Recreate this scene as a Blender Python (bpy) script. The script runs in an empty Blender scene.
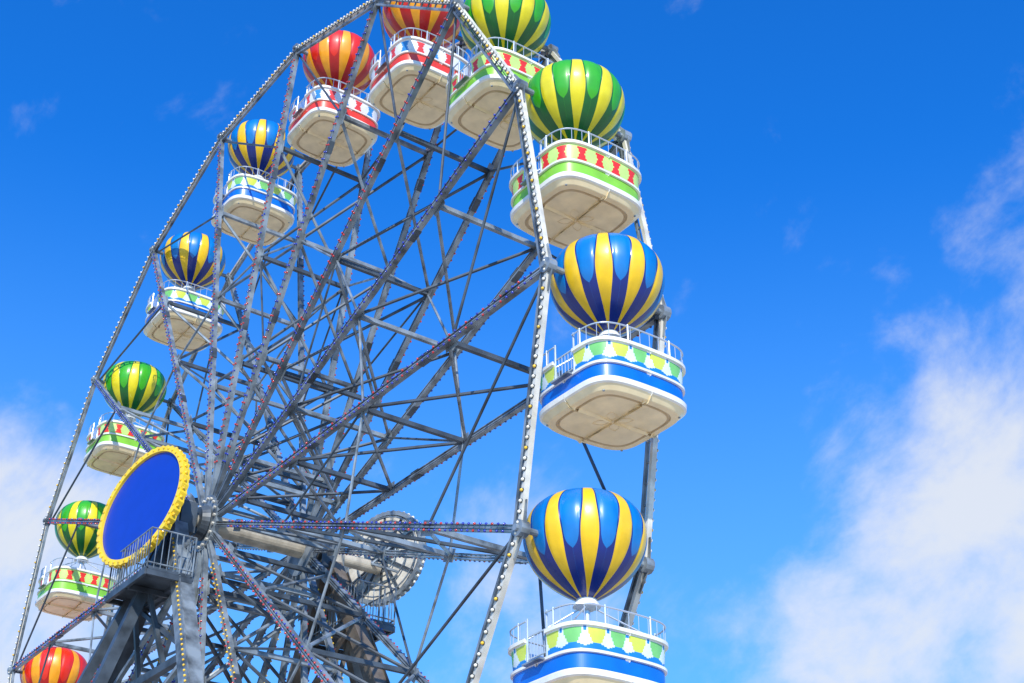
import bpy, math, random
import numpy as np
from mathutils import Vector, Matrix
random.seed(4)
scene=bpy.context.scene
R=14.0; W=1.35; H=17.6; TH0=-0.3402; N=18
HUB=Vector((0,0,H))

# ---------------------------------------------------------------- materials
def mat(name,col,rough=.5,metal=0.,coat=0.,var=.12,scale=3.,dirt=0.):
    m=bpy.data.materials.new(name); m.use_nodes=True
    nt=m.node_tree; b=nt.nodes['Principled BSDF']
    tc=nt.nodes.new('ShaderNodeTexCoord')
    n=nt.nodes.new('ShaderNodeTexNoise'); n.inputs['Scale'].default_value=scale; n.inputs['Detail'].default_value=4
    nt.links.new(tc.outputs['Object'],n.inputs['Vector'])
    r=nt.nodes.new('ShaderNodeValToRGB')
    c0=[max(0,c*(1-var*2-dirt)) for c in col]; c1=[min(1,c*(1+var)) for c in col]
    r.color_ramp.elements[0].position=.3; r.color_ramp.elements[1].position=.62
    r.color_ramp.elements[0].color=(*c0,1); r.color_ramp.elements[1].color=(*c1,1)
    nt.links.new(n.outputs['Fac'],r.inputs['Fac']); nt.links.new(r.outputs['Color'],b.inputs['Base Color'])
    b.inputs['Roughness'].default_value=rough; b.inputs['Metallic'].default_value=metal
    b.inputs['Coat Weight'].default_value=coat; b.inputs['Coat Roughness'].default_value=.12
    return m
M={}
M['steel']=mat('galvanised_steel',(.225,.265,.30),.42,.25,var=.25,scale=2.5,dirt=.2)
M['steel_dark']=mat('weathered_steel',(.06,.078,.10),.48,.2,var=.25,scale=2,dirt=.1)
M['rimpaint']=mat('cream_rim_paint',(.70,.66,.57),.4,.1,var=.08,scale=3,dirt=.15)
M['axle']=mat('beige_axle_paint',(.50,.44,.34),.45,.1,dirt=.15)
M['brown']=mat('primed_steel',(.17,.14,.11),.55,.2,dirt=.15)
M['white']=mat('white_fibreglass',(.80,.80,.77),.28,0,.5,var=.03,scale=4,dirt=.03)
M['cream']=mat('cream_fibreglass',(.80,.64,.38),.4,0,.3,var=.05,scale=2.2,dirt=.07)
M['rail']=mat('white_rail_paint',(.62,.66,.70),.3,.5,var=.05)
M['bulb_w']=mat('bulb_white',(.85,.80,.66),.2,0,.5)
M['bulb_r']=mat('bulb_red',(.50,.03,.03),.2,0,.5)
M['bulb_b']=mat('bulb_blue',(.02,.04,.38),.2,0,.5)
M['bulb_y']=mat('bulb_yellow',(.85,.52,.03),.2,0,.5)
M['signblue']=mat('blue_sign_face',(.002,.035,.36),.45,0,.2,var=.03)
M['yellow']=mat('yellow_paint',(.85,.58,.02),.35,0,.3,var=.05)
M['seat']=mat('seat_blue',(.06,.16,.4),.5)

# ---------------------------------------------------------------- mesh helpers
class Acc:
    def __init__(s): s.v=[]; s.f=[]; s.m=[]; s.mats=[]
    def mi(s,k):
        if k not in s.mats: s.mats.append(k)
        return s.mats.index(k)
    def add(s,vs,fs,k):
        o=len(s.v); s.v.extend(vs); i=s.mi(k)
        for f in fs: s.f.append(tuple(o+a for a in f)); s.m.append(i)
    def box(s,P,Q,w,h,k,up=(0,1,0)):
        P=Vector(P);Q=Vector(Q); d=(Q-P).normalized(); up=Vector(up)
        a=up-d*up.dot(d)
        if a.length<1e-3: a=Vector((1,0,0))-d*d.x
        a.normalize(); b=d.cross(a)
        vs=[]
        for X in (P,Q):
            for (i,j) in ((-1,-1),(1,-1),(1,1),(-1,1)): vs.append(tuple(X+a*(i*w/2)+b*(j*h/2)))
        s.add(vs,[(0,1,2,3),(7,6,5,4),(0,4,5,1),(1,5,6,2),(2,6,7,3),(3,7,4,0)],k)
    def tube(s,P,Q,r,k,n=8,r2=None):
        P=Vector(P);Q=Vector(Q); d=(Q-P).normalized()
        a=d.orthogonal().normalized(); b=d.cross(a); r2=r if r2 is None else r2
        vs=[]
        for X,rr in ((P,r),(Q,r2)):
            for i in range(n):
                t=2*math.pi*i/n; vs.append(tuple(X+(a*math.cos(t)+b*math.sin(t))*rr))
        s.add(vs,[(i,(i+1)%n,n+(i+1)%n,n+i) for i in range(n)]+[tuple(range(n-1,-1,-1)),tuple(range(n,2*n))],k)
    def ball(s,C,r,k,d=(0,-1,0)):
        C=Vector(C); d=Vector(d); a=d.orthogonal().normalized(); b=d.cross(a)
        vs=[];n=6
        for (z,rr) in ((-.6,.8),(.2,1.),(.75,.6)):
            for i in range(n):
                t=2*math.pi*i/n; vs.append(tuple(C+d*(z*r)+(a*math.cos(t)+b*math.sin(t))*rr*r))
        vs.append(tuple(C+d*r))
        fs=[]
        for l in (0,1):
            for i in range(n): fs.append((l*n+i,l*n+(i+1)%n,(l+1)*n+(i+1)%n,(l+1)*n+i))
        for i in range(n): fs.append((2*n+i,2*n+(i+1)%n,3*n))
        s.add(vs,fs,k)
    def mesh(s,name,smooth=False):
        me=bpy.data.meshes.new(name); me.from_pydata(s.v,[],s.f)
        for k in s.mats: me.materials.append(M[k])
        me.polygons.foreach_set('material_index',s.m)
        if smooth: me.polygons.foreach_set('use_smooth',[True]*len(s.f))
        me.update(); return me
def obj(name,me,parent=None,loc=(0,0,0)):
    o=bpy.data.objects.new(name,me); scene.collection.objects.link(o); o.location=loc
    if parent: o.parent=parent
    return o
def empty(name,loc=(0,0,0)):
    o=bpy.data.objects.new(name,None); o.empty_display_size=.5; scene.collection.objects.link(o); o.location=loc; return o

wheel=empty('ferris_wheel',HUB)
def ang(i): return TH0+math.radians(20*(10-i))
def pt(i,r,y):
    t=ang(i); return Vector((r*math.cos(t),y,r*math.sin(t)))

# ---------------------------------------------------------------- wheel frame
rim=Acc(); sp=Acc(); br=Acc(); bulbs=Acc()
PAT=['bbr','rrb','bbb','brb','brb','rbr']
for i in range(N):
    for sgn in (-1,1):
        y=sgn*W
        A=pt(i,R,y);B=pt(i+1,R,y)
        mid=(A+B)/2; out=Vector((mid.x,0,mid.z)).normalized(); d=(B-A).normalized()
        rim.box(A,B,.11,.08,'rimpaint',up=(0,1,0))
        A2=A-out*.18;B2=B-out*.18
        rim.box(A2+d*.05,B2-d*.05,.07,.05,'steel')
        nseg=24
        for k in range(nseg):
            p=A.lerp(B,(k+.5)/nseg)
            if k%2==0: rim.box(p-out*.035,p-out*.16,.035,.03,'steel')
        for k in range(8):
            a=A.lerp(B,k/8)-out*(.06+.02*(k%2)); b=A.lerp(B,(k+1)/8)-out*(.06+.02*((k+1)%2))
            rim.tube(a+Vector((0,sgn*.065,0)),b+Vector((0,sgn*.065,0)),.010,'steel_dark',4)
        for k in range(26):
            p=A.lerp(B,(k+.5)/26)+Vector((0,sgn*.07,0))
            rim.tube(p-Vector((0,sgn*.02,0)),p-Vector((0,sgn*.004,0)),.042,'steel_dark',8)
            bulbs.ball(p+Vector((0,sgn*.01,0)),.033,('bulb_w','bulb_w','bulb_y','bulb_w')[k%4],(0,sgn,0))
        rim.tube(A+Vector((0,-.09,0)),A+Vector((0,.09,0)),.15,'steel',12)
        rim.box(A,A.lerp(B,.1)-out*.05,.02,.26,'steel',up=(0,1,0)); rim.box(B,B.lerp(A,.1)-out*.05,.022,.26,'steel',up=(0,1,0))
        P=pt(i,.62,y); Q=pt(i,R-.1,y); t=ang(i); q=Vector((-math.sin(t),0,math.cos(t)))
        sp.box(P,Q,.11,.035,'steel')
        for e in (-1,1): sp.box(P+q*.055*e,Q+q*.055*e,.13,.018,'steel')
        for f in (.36,.7):
            c0=P.lerp(Q,f-.012); c1=P.lerp(Q,f+.012)
            for e in (-1,1): sp.box(c0+q*.071*e,c1+q*.071*e,.15,.014,'steel_dark')
        pt_=PAT[i%6] if i not in (12,15) else 'yyr'
        L=R-1.8; nb=int(L/.19)
        for k in range(nb):
            p=pt(i,1.5+(k+.5)*.19,y)
            for e in (-1,1):
                c='bulb_'+pt_[k%3]
                bulbs.ball(p+q*(.062*e)+Vector((0,sgn*.07,0)),.028,c,(0,sgn,0))
    rr=[.13*R,.31*R,.53*R,.77*R]
    for r in rr:
        br.box(pt(i,r,-W+.05),pt(i,r,W-.05),.10,.10,'steel_dark' if i%2 else 'steel')
        for sgn in (-1,1):
            br.box(pt(i,r-.2,sgn*(W-.075)),pt(i,r+.2,sgn*(W-.075)),.012,.30,'steel',up=(0,1,0))
    for a,b in zip(rr[:-1],rr[1:]):
        br.tube(pt(i,a+.05,-W+.05),pt(i,b-.05,W-.05),.042,'steel_dark',6)
        br.tube(pt(i,a+.05,W-.05),pt(i,b-.05,-W+.05),.042,'steel',6)
    br.tube(pt(i,R,-W-.14),pt(i,R,W+.14),.06,'steel',10)
    for sgn in (-1,1):
        y=sgn*(W-.07)
        br.tube(pt(i,.53*R,y),pt(i+1,.53*R,y),.032,'steel',6)
        br.tube(pt(i,.77*R,y),pt(i+sgn,R-.15,y),.032,'steel_dark',6)
        if i%2==0: br.tube(pt(i,.31*R,y),pt(i+sgn,.53*R,y),.028,'steel_dark',6)
obj('outer_rims',rim.mesh('outer_rims'),wheel)
obj('spokes',sp.mesh('spokes'),wheel)
obj('cross_bracing',br.mesh('cross_bracing'),wheel)
obj('light_bulbs',bulbs.mesh('light_bulbs',True),wheel)

hub=Acc()
hub.tube((0,-2.7,0),(0,3.6,0),.17,'axle',24)
hub.tube((0,-W-.25,0),(0,W+.25,0),.26,'axle',24)
for s in (-1,1):
    hub.tube((0,s*W-.07,0),(0,s*W+.07,0),.72,'steel',36)
    hub.tube((0,s*(W+.1),0),(0,s*(W+.28),0),.45,'steel_dark',24,r2=.36)
    for k in range(18):
        t=ang(k); hub.tube((.62*math.cos(t),s*(W+.06),.62*math.sin(t)),(.62*math.cos(t),s*(W+.12),.62*math.sin(t)),.04,'rimpaint',6)
    hub.box((0,s*1.95,-.45),(0,s*1.95,.34),.4,.6,'steel_dark')
    hub.box((0,s*2.3,-.45),(0,s*2.3,.30),.26,.5,'axle')
obj('hub',hub.mesh('hub'),wheel)

# ---------------------------------------------------------------- support towers
tw=Acc()
for s,k1,k2 in ((-1,'steel','steel_dark'),(1,'brown','brown')):
    y0=s*2.15; y1=s*3.3
    def L(e,f): return Vector((e*(.2+10.3*f),y0+(y1-y0)*f,-.35-(H-.35)*f))
    for e in (-1,1):
        tw.box(L(e,0),L(e,1),.34,.36,k1 if e>0 else k2)
        tw.box(L(e,.02)+Vector((0,s*.19,0)),L(e,1)+Vector((0,s*.19,0)),.03,.46,k1)
    fs=[.10,.22,.38,.58,.8]
    for f in fs: tw.box(L(-1,f),L(1,f),.16,.18,k2)
    for a,b in zip(fs[:-1],fs[1:]):
        tw.box(L(-1,a),L(1,b),.1,.1,k2); tw.box(L(1,a),L(-1,b),.1,.1,k1)
    tw.box((.1,s*2.3,-.6),(.5,s*7.5,-H),.26,.26,k2,up=(1,0,0))
    tw.box((-.3,s*2.3,-.6),(-5,s*7.5,-H),.22,.22,k2,up=(1,0,0))
    for e in (-1,1):
        nb=120
        for k in range(nb):
            p=L(e,.03+.95*k/nb)+Vector((e*.12,s*.22,0))
            tw.ball(p,.032,'bulb_y',(0,s,0))
    yc=s*2.72; z=-2.05; x0,x1=-.8,1.5; ya,yb=yc-.55,yc+.55
    tw.box((x0,yc,z),(x1,yc,z),1.1,.08,'steel_dark')
    for q in (ya,yb): tw.box((x0,q,z-.1),(x1,q,z-.1),.08,.16,'steel_dark')
    for xx in (x0,(x0+x1)/2,x1): tw.box((xx,ya,z-.12),(xx,yb,z-.12),.08,.12,'steel_dark')
    for (P,Q) in (((x0,ya),(x1,ya)),((x0,yb),(x1,yb)),((x0,ya),(x0,yb)),((x1,ya),(x1,yb))):
        n=max(2,int((Vector(P)-Vector(Q)).length/.15))
        for h in (.12,.95): tw.tube((*P,z+h),(*Q,z+h),.02,'steel',6)
        for k in range(n+1):
            px=P[0]+(Q[0]-P[0])*k/n; py=P[1]+(Q[1]-P[1])*k/n
            tw.tube((px,py,z),(px,py,z+.95),.010 if k%5 else .02,'steel',5)
    tw.box((.3,yc,z),(.6,s*2.2,z-1.9),.1,.1,k2); tw.box((-.5,yc,z),(-.8,s*2.2,z-1.9),.1,.1,k2)
obj('support_towers',tw.mesh('support_towers'),wheel)

# ---------------------------------------------------------------- round signs
def sign(y,zc,r,s,lattice=False,rz=0,rx=0):
    e=empty('round_sign',HUB+Vector((0,y,zc))); e.rotation_euler=(math.radians(rx),0,math.radians(rz))
    a=Acc()
    n=88
    a.tube((0,0,0),(0,s*.06,0),r*.92,'signblue' if not lattice else 'rimpaint',n)
    prof=[(.91,.00),(.91,.13),(1.0,.13),(1.0,-.06),(.91,-.06)]
    vs=[];fs=[]
    for i in range(n):
        t=2*math.pi*i/n
        for (q,yy) in prof:
            if q==1.0: q=1.0+(.012 if i%2 else -.012)
            vs.append((r*q*math.cos(t),s*yy,r*q*math.sin(t)))
    m=len(prof)
    for i in range(n):
        for j in range(m): fs.append((i*m+j,((i+1)%n)*m+j,((i+1)%n)*m+(j+1)%m,i*m+(j+1)%m))
    a.add(vs,fs,'yellow' if not lattice else 'steel')
    nb=44
    for k in range(nb):
        t=2*math.pi*k/nb
        a.ball((r*1.0*math.cos(t),s*.06,r*1.0*math.sin(t)),.045,'bulb_y' if not lattice else 'bulb_w',(math.cos(t),0,math.sin(t)))
        a.ball((r*.955*math.cos(t),s*.14,r*.955*math.sin(t)),.03,'bulb_y',(0,s,0))
    for k in range(12):
        t=math.pi*2*k/12
        a.box((.12*math.cos(t),-s*.06,.12*math.sin(t)),(r*.9*math.cos(t),-s*.06,r*.9*math.sin(t)),.05,.04,'steel_dark')
    for q in (.35,.62,.86):
        for k in range(36):
            t=2*math.pi*k/36;t2=2*math.pi*(k+1)/36
            a.tube((r*q*math.cos(t),-s*.1,r*q*math.sin(t)),(r*q*math.cos(t2),-s*.1,r*q*math.sin(t2)),.022,'steel',5)
    for t in (.6,2.5,3.9,5.5): a.tube((r*.6*math.cos(t),-s*.1,r*.6*math.sin(t)),(0,-s*.5,-zc),.035,'steel',6)
    obj('sign_panel',a.mesh('sign_panel'),e)
sign(-3.0,.02,1.58,-1,rz=14,rx=-7)
sign(3.75,.35,1.30,1,True,rz=22)

# ---------------------------------------------------------------- gondolas
PAL={
 'blue':dict(light=(.0,.18,.54),dark=(.001,.02,.20),yel=(.90,.55,.008),band=(.0,.15,.64),base=(.74,.82,.82),orn=(.20,.58,.16),orn2=(.01,.22,.62),orn3=(.62,.72,.08)),
 'green':dict(light=(.04,.40,.008),dark=(.0,.12,.015),yel=(.78,.66,.008),band=(.24,.58,.04),base=(.56,.78,.20),orn=(.80,.03,.015),orn2=(.80,.05,.03),orn3=(.80,.03,.015)),
 'red':dict(light=(.76,.02,.005),dark=(.48,.005,.004),yel=(.92,.36,.008),band=(.80,.05,.02),base=(.78,.78,.78),orn=(.04,.26,.60),orn2=(.8,.1,.05),orn3=(.75,.05,.04)),
}
def attr_mat():
    m=bpy.data.materials.new('painted_fibreglass'); m.use_nodes=True; nt=m.node_tree; b=nt.nodes['Principled BSDF']
    at=nt.nodes.new('ShaderNodeAttribute'); at.attribute_name='Col'
    tc=nt.nodes.new('ShaderNodeTexCoord'); n=nt.nodes.new('ShaderNodeTexNoise'); n.inputs['Scale'].default_value=3; n.inputs['Detail'].default_value=5
    nt.links.new(tc.outputs['Object'],n.inputs['Vector'])
    mr=nt.nodes.new('ShaderNodeMapRange'); mr.inputs['From Min'].default_value=.3; mr.inputs['From Max'].default_value=.7; mr.inputs['To Min'].default_value=.82; mr.inputs['To Max'].default_value=1.05
    nt.links.new(n.outputs['Fac'],mr.inputs['Value'])
    mx=nt.nodes.new('ShaderNodeVectorMath'); mx.operation='SCALE'
    nt.links.new(at.outputs['Color'],mx.inputs[0]); nt.links.new(mr.outputs['Result'],mx.inputs['Scale'])
    nt.links.new(mx.outputs[0],b.inputs['Base Color'])
    b.inputs['Roughness'].default_value=.38; b.inputs['Coat Weight'].default_value=.3; b.inputs['Coat Roughness'].default_value=.16
    return m
M['paint']=attr_mat()
def colmesh(name,v,f,fc,flat=None):
    me=bpy.data.meshes.new(name); me.from_pydata(v,[],f); me.materials.append(M['paint'])
    ca=me.color_attributes.new('Col','FLOAT_COLOR','CORNER')
    arr=np.ones((len(me.loops),4),dtype=np.float32); k=0
    for q,c in zip(f,fc):
        arr[k:k+len(q),:3]=c; k+=len(q)
    ca.data.foreach_set('color',arr.ravel())
    me.polygons.foreach_set('use_smooth',[True]*len(f) if flat is None else [not x for x in flat])
    me.update(); return me
BP=[(.15,-1.06),(.20,-1.02),(.33,-.95),(.50,-.84),(.68,-.70),(.85,-.52),(.98,-.30),(1.05,-.06),(1.06,.12),(1.03,.31),(.95,.48),(.81,.63),(.63,.74),(.40,.81),(.20,.84),(.0,.85)]
def interp_profile(n):
    P=[np.array(p) for p in BP]; P=[2*P[0]-P[1]]+P+[np.array((-BP[-2][0],BP[-2][1]))]
    out=[]
    seg=len(P)-3
    for k in range(n+1):
        u=k/n*seg; j=min(int(u),seg-1); t=u-j
        a,b,c,d=P[j:j+4]
        out.append(.5*((2*b)+(-a+c)*t+(2*a-5*b+4*c-d)*t*t+(-a+3*b-3*c+d)*t**3))
    return out
def balloon(col):
    p=PAL[col]; NG=10; NR=90
    prof=interp_profile(NR); v=[];f=[];fc=[]
    KY,KD,KL=5,2,5
    kinds=['yel']*KY+['dark']*KD+['light']*KL
    def half(vv):
        if vv<.42: hw=.25*(.34+.66*math.sin(vv/.42*math.pi/2))
        else:
            q=min(1,(vv-.42)/.35); hw=.25-.085*q*q*(3-2*q)
        lw=.5-hw-.04
        if vv<.46: lw*=math.sqrt(max(0,1-((.46-vv)/.13)**2))
        if vv>.88: lw*=math.sqrt(max(0,1-((vv-.88)/.10)**2))
        lw=max(lw,.0015)
        us=[hw*k/KY for k in range(KY)]+[hw+(.5-lw-hw)*k/KD for k in range(KD)]+[.5-lw+lw*k/KL for k in range(KL)]
        return [-.5]+[-u for u in reversed(us[1:])]+us
    kk=list(reversed(kinds))+kinds
    C=len(kk); NS=C*NG
    for j in range(NR+1):
        r,z=prof[j]; r=max(r,.004); vv=(z+1.06)/1.91
        us=half(vv)
        for g in range(NG):
            for u in us:
                t=2*math.pi*(g+u)/NG
                gb=abs(math.cos(2*math.pi*u))
                rr=r*(1-.022*(1-gb)**3)
                v.append((rr*math.cos(t),rr*math.sin(t),z))
    for j in range(NR):
        z=(prof[j][1]+prof[j+1][1])/2; vv=(z+1.06)/1.91
        for i in range(NS):
            f.append((j*NS+i,j*NS+(i+1)%NS,(j+1)*NS+(i+1)%NS,(j+1)*NS+i))
            c=p[kk[i%C]]
            if vv>.985: c=p['yel']
            if vv<.012: c=(.8,.8,.78)
            fc.append(c)
    return colmesh('balloon_'+col,v,f,fc)
AX,AY=.97,1.05
def plan(t,n=5.0):
    c,s=math.cos(t),math.sin(t)
    x=AX*math.copysign(abs(c)**(2/n),c); y=AY*math.copysign(abs(s)**(2/n),s)
    x*=1+.07*(1-(y/AY)**2)
    return (x,y)
NA=288
def plan_points():
    fine=[plan(2*math.pi*k/6000) for k in range(6001)]
    L=[0]
    for a,b in zip(fine[:-1],fine[1:]): L.append(L[-1]+math.hypot(a[0]-b[0],a[1]-b[1]))
    out=[];j=0
    for k in range(NA):
        s=L[-1]*k/NA
        while L[j+1]<s: j+=1
        out.append(fine[j])
    return out
PPTS=plan_points()
Z0=-2.72
GAP=.26
def isgap(x,y): return abs(x)<GAP and abs(y)>.5
NORN=18
def cab(col):
    p=PAL[col]; cr=(.90,.73,.44); ln=(.60,.45,.25); wh=(.84,.82,.76)
    lv=[(0,.02,cr),(0,.40,cr),(0,.74,cr),(0,.745,ln),(.025,.76,ln),(.025,.785,ln),(0,.80,ln),(0,.805,cr),(0,.90,cr),(.01,.915,cr),(.09,.975,cr),(.10,.985,cr),(.12,1.02,wh),(.20,1.03,wh),(.22,1.02,wh),(.225,.985,p['band']),(.36,.985,p['band']),(.48,.985,p['band']),(.485,1.02,wh),(.53,1.02,wh),(.535,.98,'pat')]
    for k in range(1,21): lv.append((.535+.365*k/20,.98+.03*k/20,'pat'))
    lv+= [(.905,1.05,wh),(.965,1.05,wh),(.975,1.03,wh)]
    v=[];f=[];fc=[];fl=[]
    for (z,s,c) in lv:
        for (x,y) in PPTS: v.append((x*s,y*s,Z0+z))
    nl=len(lv)
    f.append(tuple(range(NA-1,-1,-1))); fc.append(cr); fl.append(True)
    for j in range(nl-1):
        z=(lv[j][0]+lv[j+1][0])/2
        for i in range(NA):
            x=(PPTS[i][0]+PPTS[(i+1)%NA][0])/2
            y=PPTS[i][1]
            if z>.531 and isgap(x,y): continue
            f.append((j*NA+i,j*NA+(i+1)%NA,(j+1)*NA+(i+1)%NA,(j+1)*NA+i)); fl.append(lv[j+1][2]!='pat')
            c=lv[j+1][2]
            if c=='pat':
                un=(i+.5)/NA*NORN; u=un%1.0-.5; w=(z-.535)/.365; c=p['base']
                if col=='blue':
                    fan=.12+.27*math.sqrt(max(0,min(1,(w-.30)/.5)))
                    if .30<w<.93 and abs(u)<fan: c=p['orn'] if int(un)%2 else p['orn3']
                    elif w<.34-.20*abs(u)*2+.02: c=p['orn2']
                    elif w>.78 and abs(u)>.44: c=p['orn2']
                else:
                    hwid=.14+.24*abs(w-.48)*1.3
                    if .12<w<.90 and abs(u)<hwid: c=p['orn'] if int(un)%2 else p['orn3']
                    elif w<.10: c=p['band']
            fc.append(c)
    return colmesh('cab_body_'+col,v,f,fc,fl)
def fittings():
    a=Acc()
    def rp(k,s=1.0): x,y=PPTS[k%NA]; return x*s,y*s
    zt=Z0+.975
    for k in range(NA):
        x,y=rp(k,1.02); x2,y2=rp(k+1,1.02)
        if not isgap((x+x2)/2,y):
            a.tube((x,y,zt+.28),(x2,y2,zt+.28),.016,'rail',6)
            if k%8==0: a.tube((x,y,zt-.02),(x,y,zt+.28),.007,'rail',5)
            if k%36==18: a.tube((x,y,zt-.02),(x,y,zt+.31),.018,'rail',6)
    for e in (-1,1):
        for x in (-GAP,GAP): a.tube((x,e*AY*.99,Z0+.5),(x,e*AY*.99,zt+.33),.020,'rail',8)
        a.tube((-GAP,e*AY*.98,Z0+1.0),(GAP,e*AY*.98,Z0+1.0),.018,'rail',6)
        a.tube((-GAP,e*AY*.98,Z0+.62),(GAP,e*AY*.98,Z0+.62),.014,'rail',6)
        for k in range(1,6): a.tube((-GAP+.087*k,e*AY*.98,Z0+.62),(-GAP+.087*k,e*AY*.98,Z0+1.0),.009,'rail',5)
        a.box((-.24,e*(AY+.05),Z0+.50),(.24,e*(AY+.05),Z0+.50),.14,.03,'steel')
        a.box((e*.58,-.66,Z0+.52),(e*.58,.66,Z0+.52),.06,.42,'seat',up=(0,0,1))
        a.box((e*.80,-.6,Z0+.75),(e*.80,.6,Z0+.75),.40,.05,'seat',up=(0,0,1))
    a.box((0,-.82,Z0+.20),(0,.82,Z0+.20),.04,1.4,'steel',up=(0,0,1))
    a.tube((0,0,Z0+.15),(0,0,-.90),.055,'rail',12)
    a.tube((0,0,Z0+.80),(0,0,Z0+.83),.30,'rail',24)
    a.tube((0,0,-1.07),(0,0,-.92),.24,'white',20,r2=.16)
    a.tube((0,0,-1.12),(0,0,-1.07),.12,'white',20,r2=.24)
    for k in range(4):
        t=math.pi/4+k*math.pi/2
        a.tube((.1*math.cos(t),.1*math.sin(t),-1.08),(.80*math.copysign(1,math.cos(t)),.92*math.copysign(1,math.sin(t)),zt+.02),.016,'rail',6)
    for k in range(4):
        t=math.pi/4+k*math.pi/2
        c,s=math.cos(t),math.sin(t)
        pr=None
        for q in range(13):
            u=q/12; r=.06+.30*u; w=.085*math.sin(math.pi*u)
            tmp={}
            for sd in (-1,1):
                P=(c*r-s*w*sd,s*r+c*w*sd,Z0-.002)
                if pr: a.tube(pr[sd],P,.008,'cream',4)
                tmp[sd]=P
            pr=tmp
    for x in (-.78,.78):
        for y in (-.84,.84): a.tube((x,y,Z0-.008),(x,y,Z0+.01),.022,'steel',10)
    a.tube((0,0,Z0-.012),(0,0,Z0+.01),.05,'cream',16)
    return a.mesh('cab_fittings')
BM={c:balloon(c) for c in PAL}; CM={c:cab(c) for c in PAL}; FM=fittings()
CYC=['red','green','green','blue','blue','red']
rng=random.Random(7)
for i in range(N):
    c=CYC[i%6]
    e=empty('balloon_gondola',HUB+pt(i,R,0))
    e.rotation_euler=(math.radians(rng.uniform(-.5,.5)),math.radians(rng.uniform(-.8,.8)),0)
    b=obj('balloon_canopy',BM[c],e,(0,0,.09)); b.rotation_euler=(0,0,rng.uniform(0,6.28) if i!=10 else math.radians(-34))
    cb=obj('cab_body',CM[c],e)
    so=cb.modifiers.new('thickness','SOLIDIFY'); so.thickness=.045; so.offset=-1
    obj('cab_fittings',FM,e)

# ---------------------------------------------------------------- ground
S=3000
me=bpy.data.meshes.new('ground'); me.from_pydata([(-S,-S,0),(S,-S,0),(S,S,0),(-S,S,0)],[],[(0,1,2,3)])
M['ground']=mat('light_paving',(.64,.54,.40),.85,var=.06,scale=.4); me.materials.append(M['ground']); obj('ground',me)
d=Acc()
d.box((-9,0,.15),(9,0,.15),9,.3,'rimpaint',up=(0,1,0))
for x in (-10.5,10.5):
    for y in (-3.3,3.3): d.box((x,y,0),(x,y,.5),1.4,1.4,'axle')
obj('boarding_deck',d.mesh('boarding_deck'))

# ---------------------------------------------------------------- sun + sky
sd=Vector((.72,-.47,.58)).normalized()
el=math.asin(sd.z); az=math.atan2(sd.x,sd.y)
l=bpy.data.lights.new('sun','SUN'); l.energy=5.0; l.angle=math.radians(.5); l.color=(1,.95,.86)
so=bpy.data.objects.new('sun',l); scene.collection.objects.link(so); so.rotation_euler=sd.to_track_quat('Z','Y').to_euler(); so.location=(40,-30,50)
w=bpy.data.worlds.new('World'); scene.world=w; w.use_nodes=True; nt=w.node_tree; nt.nodes.clear()
nd=nt.nodes.new; lk=nt.links.new
out=nd('ShaderNodeOutputWorld'); bg=nd('ShaderNodeBackground'); bg.inputs['Strength'].default_value=.12; lk(bg.outputs[0],out.inputs[0])
sky=nd('ShaderNodeTexSky'); sky.sky_type='NISHITA'; sky.sun_disc=False; sky.sun_elevation=el; sky.sun_rotation=az; sky.air_density=1.0; sky.dust_density=.3; sky.ozone_density=3
hs=nd('ShaderNodeHueSaturation'); hs.inputs['Saturation'].default_value=1.28; hs.inputs['Value'].default_value=1.0; lk(sky.outputs[0],hs.inputs['Color'])
tint=nd('ShaderNodeVectorMath'); tint.operation='MULTIPLY'; tint.inputs[1].default_value=(.35,1.50,2.42); lk(hs.outputs[0],tint.inputs[0])
tc=nd('ShaderNodeTexCoord'); DIR=tc.outputs['Generated']
def math_(op,a,b=None,clamp=False):
    n=nd('ShaderNodeMath'); n.operation=op; n.use_clamp=clamp
    for k,x in enumerate((a,b)):
        if x is None: continue
        if isinstance(x,(int,float)): n.inputs[k].default_value=x
        else: lk(x,n.inputs[k])
    return n.outputs[0]
sx=nd('ShaderNodeSeparateXYZ'); lk(DIR,sx.inputs[0])
hz=nd('ShaderNodeMapRange'); hz.interpolation_type='SMOOTHSTEP'; hz.inputs['From Min'].default_value=.62; hz.inputs['From Max'].default_value=.24; hz.inputs['To Max'].default_value=.48; lk(sx.outputs['Z'],hz.inputs['Value'])
hm=nd('ShaderNodeMix'); hm.data_type='RGBA'; lk(hz.outputs[0],hm.inputs[0]); lk(tint.outputs[0],hm.inputs[6]); hm.inputs[7].default_value=(2.2,4.9,7.9,1)
def lobe(c,rin,rout,wt):
    c=Vector(c).normalized(); n=nd('ShaderNodeVectorMath'); n.operation='DOT_PRODUCT'; lk(DIR,n.inputs[0]); n.inputs[1].default_value=c
    m=nd('ShaderNodeMapRange'); m.interpolation_type='SMOOTHSTEP'; m.inputs['From Min'].default_value=math.cos(math.radians(rout)); m.inputs['From Max'].default_value=math.cos(math.radians(rin)); m.inputs['To Max'].default_value=wt
    lk(n.outputs['Value'],m.inputs['Value']); return m.outputs[0]
lobes=[lobe((-.975,.25,.34),1,10,.95),lobe((-.53,.80,.31),0,11.5,.80),lobe((-.43,.76,.60),0,5.5,.42),lobe((-.779,.2295,.667),0,7,.30),lobe((-.6958,.6767,.26),0,9.5,.45),lobe((-.53,.74,.475),0,8,.36),lobe((-.77,.4986,.36),0,9,.28)]
acc=lobes[0]
for x in lobes[1:]: acc=math_('ADD',acc,x)
a=Vector((.715,.472,.516)).normalized()
dp=nd('ShaderNodeVectorMath'); dp.operation='DOT_PRODUCT'; lk(DIR,dp.inputs[0]); dp.inputs[1].default_value=a
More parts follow.
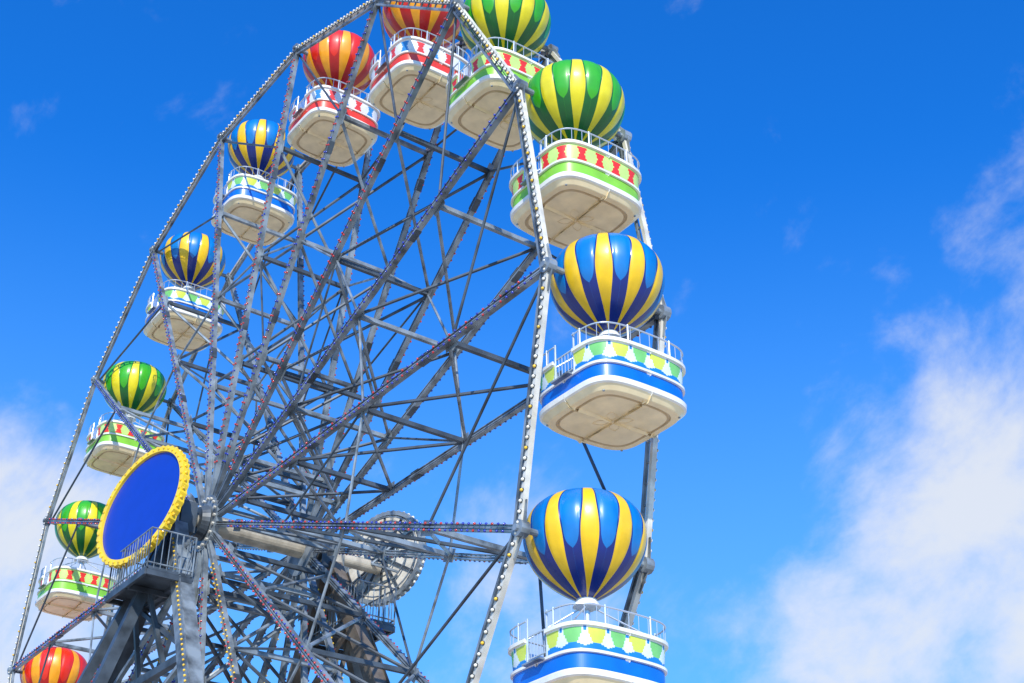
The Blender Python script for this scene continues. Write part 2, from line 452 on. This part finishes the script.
sc=nd('ShaderNodeVectorMath'); sc.operation='SCALE'; sc.inputs[0].default_value=a; lk(math_('MULTIPLY',dp.outputs['Value'],-.32),sc.inputs['Scale'])
ad=nd('ShaderNodeVectorMath'); ad.operation='ADD'; lk(DIR,ad.inputs[0]); lk(sc.outputs[0],ad.inputs[1])
n1=nd('ShaderNodeTexNoise'); n1.inputs['Scale'].default_value=10; n1.inputs['Detail'].default_value=8; n1.inputs['Roughness'].default_value=.6; n1.inputs['Distortion'].default_value=.3; lk(ad.outputs[0],n1.inputs['Vector'])
n2=nd('ShaderNodeTexNoise'); n2.inputs['Scale'].default_value=26; n2.inputs['Detail'].default_value=5; n2.inputs['Roughness'].default_value=.6; lk(DIR,n2.inputs['Vector'])
nn=math_('ADD',math_('MULTIPLY',math_('SUBTRACT',n1.outputs['Fac'],.5),1.9),math_('MULTIPLY',math_('SUBTRACT',n2.outputs['Fac'],.5),.55))
den=math_('ADD',nn,acc)
m=nd('ShaderNodeMapRange'); m.interpolation_type='SMOOTHSTEP'; m.inputs['From Min'].default_value=.20; m.inputs['From Max'].default_value=1.10; m.inputs['To Max'].default_value=.90; lk(den,m.inputs['Value'])
mix=nd('ShaderNodeMix'); mix.data_type='RGBA'; lk(m.outputs[0],mix.inputs[0]); lk(hm.outputs[2],mix.inputs[6]); mix.inputs[7].default_value=(6.7,7.0,7.5,1)
lk(mix.outputs[2],bg.inputs['Color'])

# ---------------------------------------------------------------- camera
yaw,pit,rol=-0.9493,0.5351,0.0074
F=Vector((math.sin(yaw)*math.cos(pit),math.cos(yaw)*math.cos(pit),math.sin(pit)))
Rt=Vector((math.cos(yaw),-math.sin(yaw),0)); U=Rt.cross(F)
c,s=math.cos(rol),math.sin(rol); R2=c*Rt+s*U; U2=-s*Rt+c*U
cd=bpy.data.cameras.new('camera'); cd.lens=1431.4/1024*36; cd.sensor_width=36; cd.clip_end=8000
co=bpy.data.objects.new('camera',cd); scene.collection.objects.link(co)
mt=Matrix((R2,U2,-F)).transposed().to_4x4(); mt.translation=Vector((30.9715,-14.2961,H-14.098)); co.matrix_world=mt
scene.camera=co
scene.view_settings.view_transform='Standard'; scene.view_settings.look='None'; scene.view_settings.exposure=0
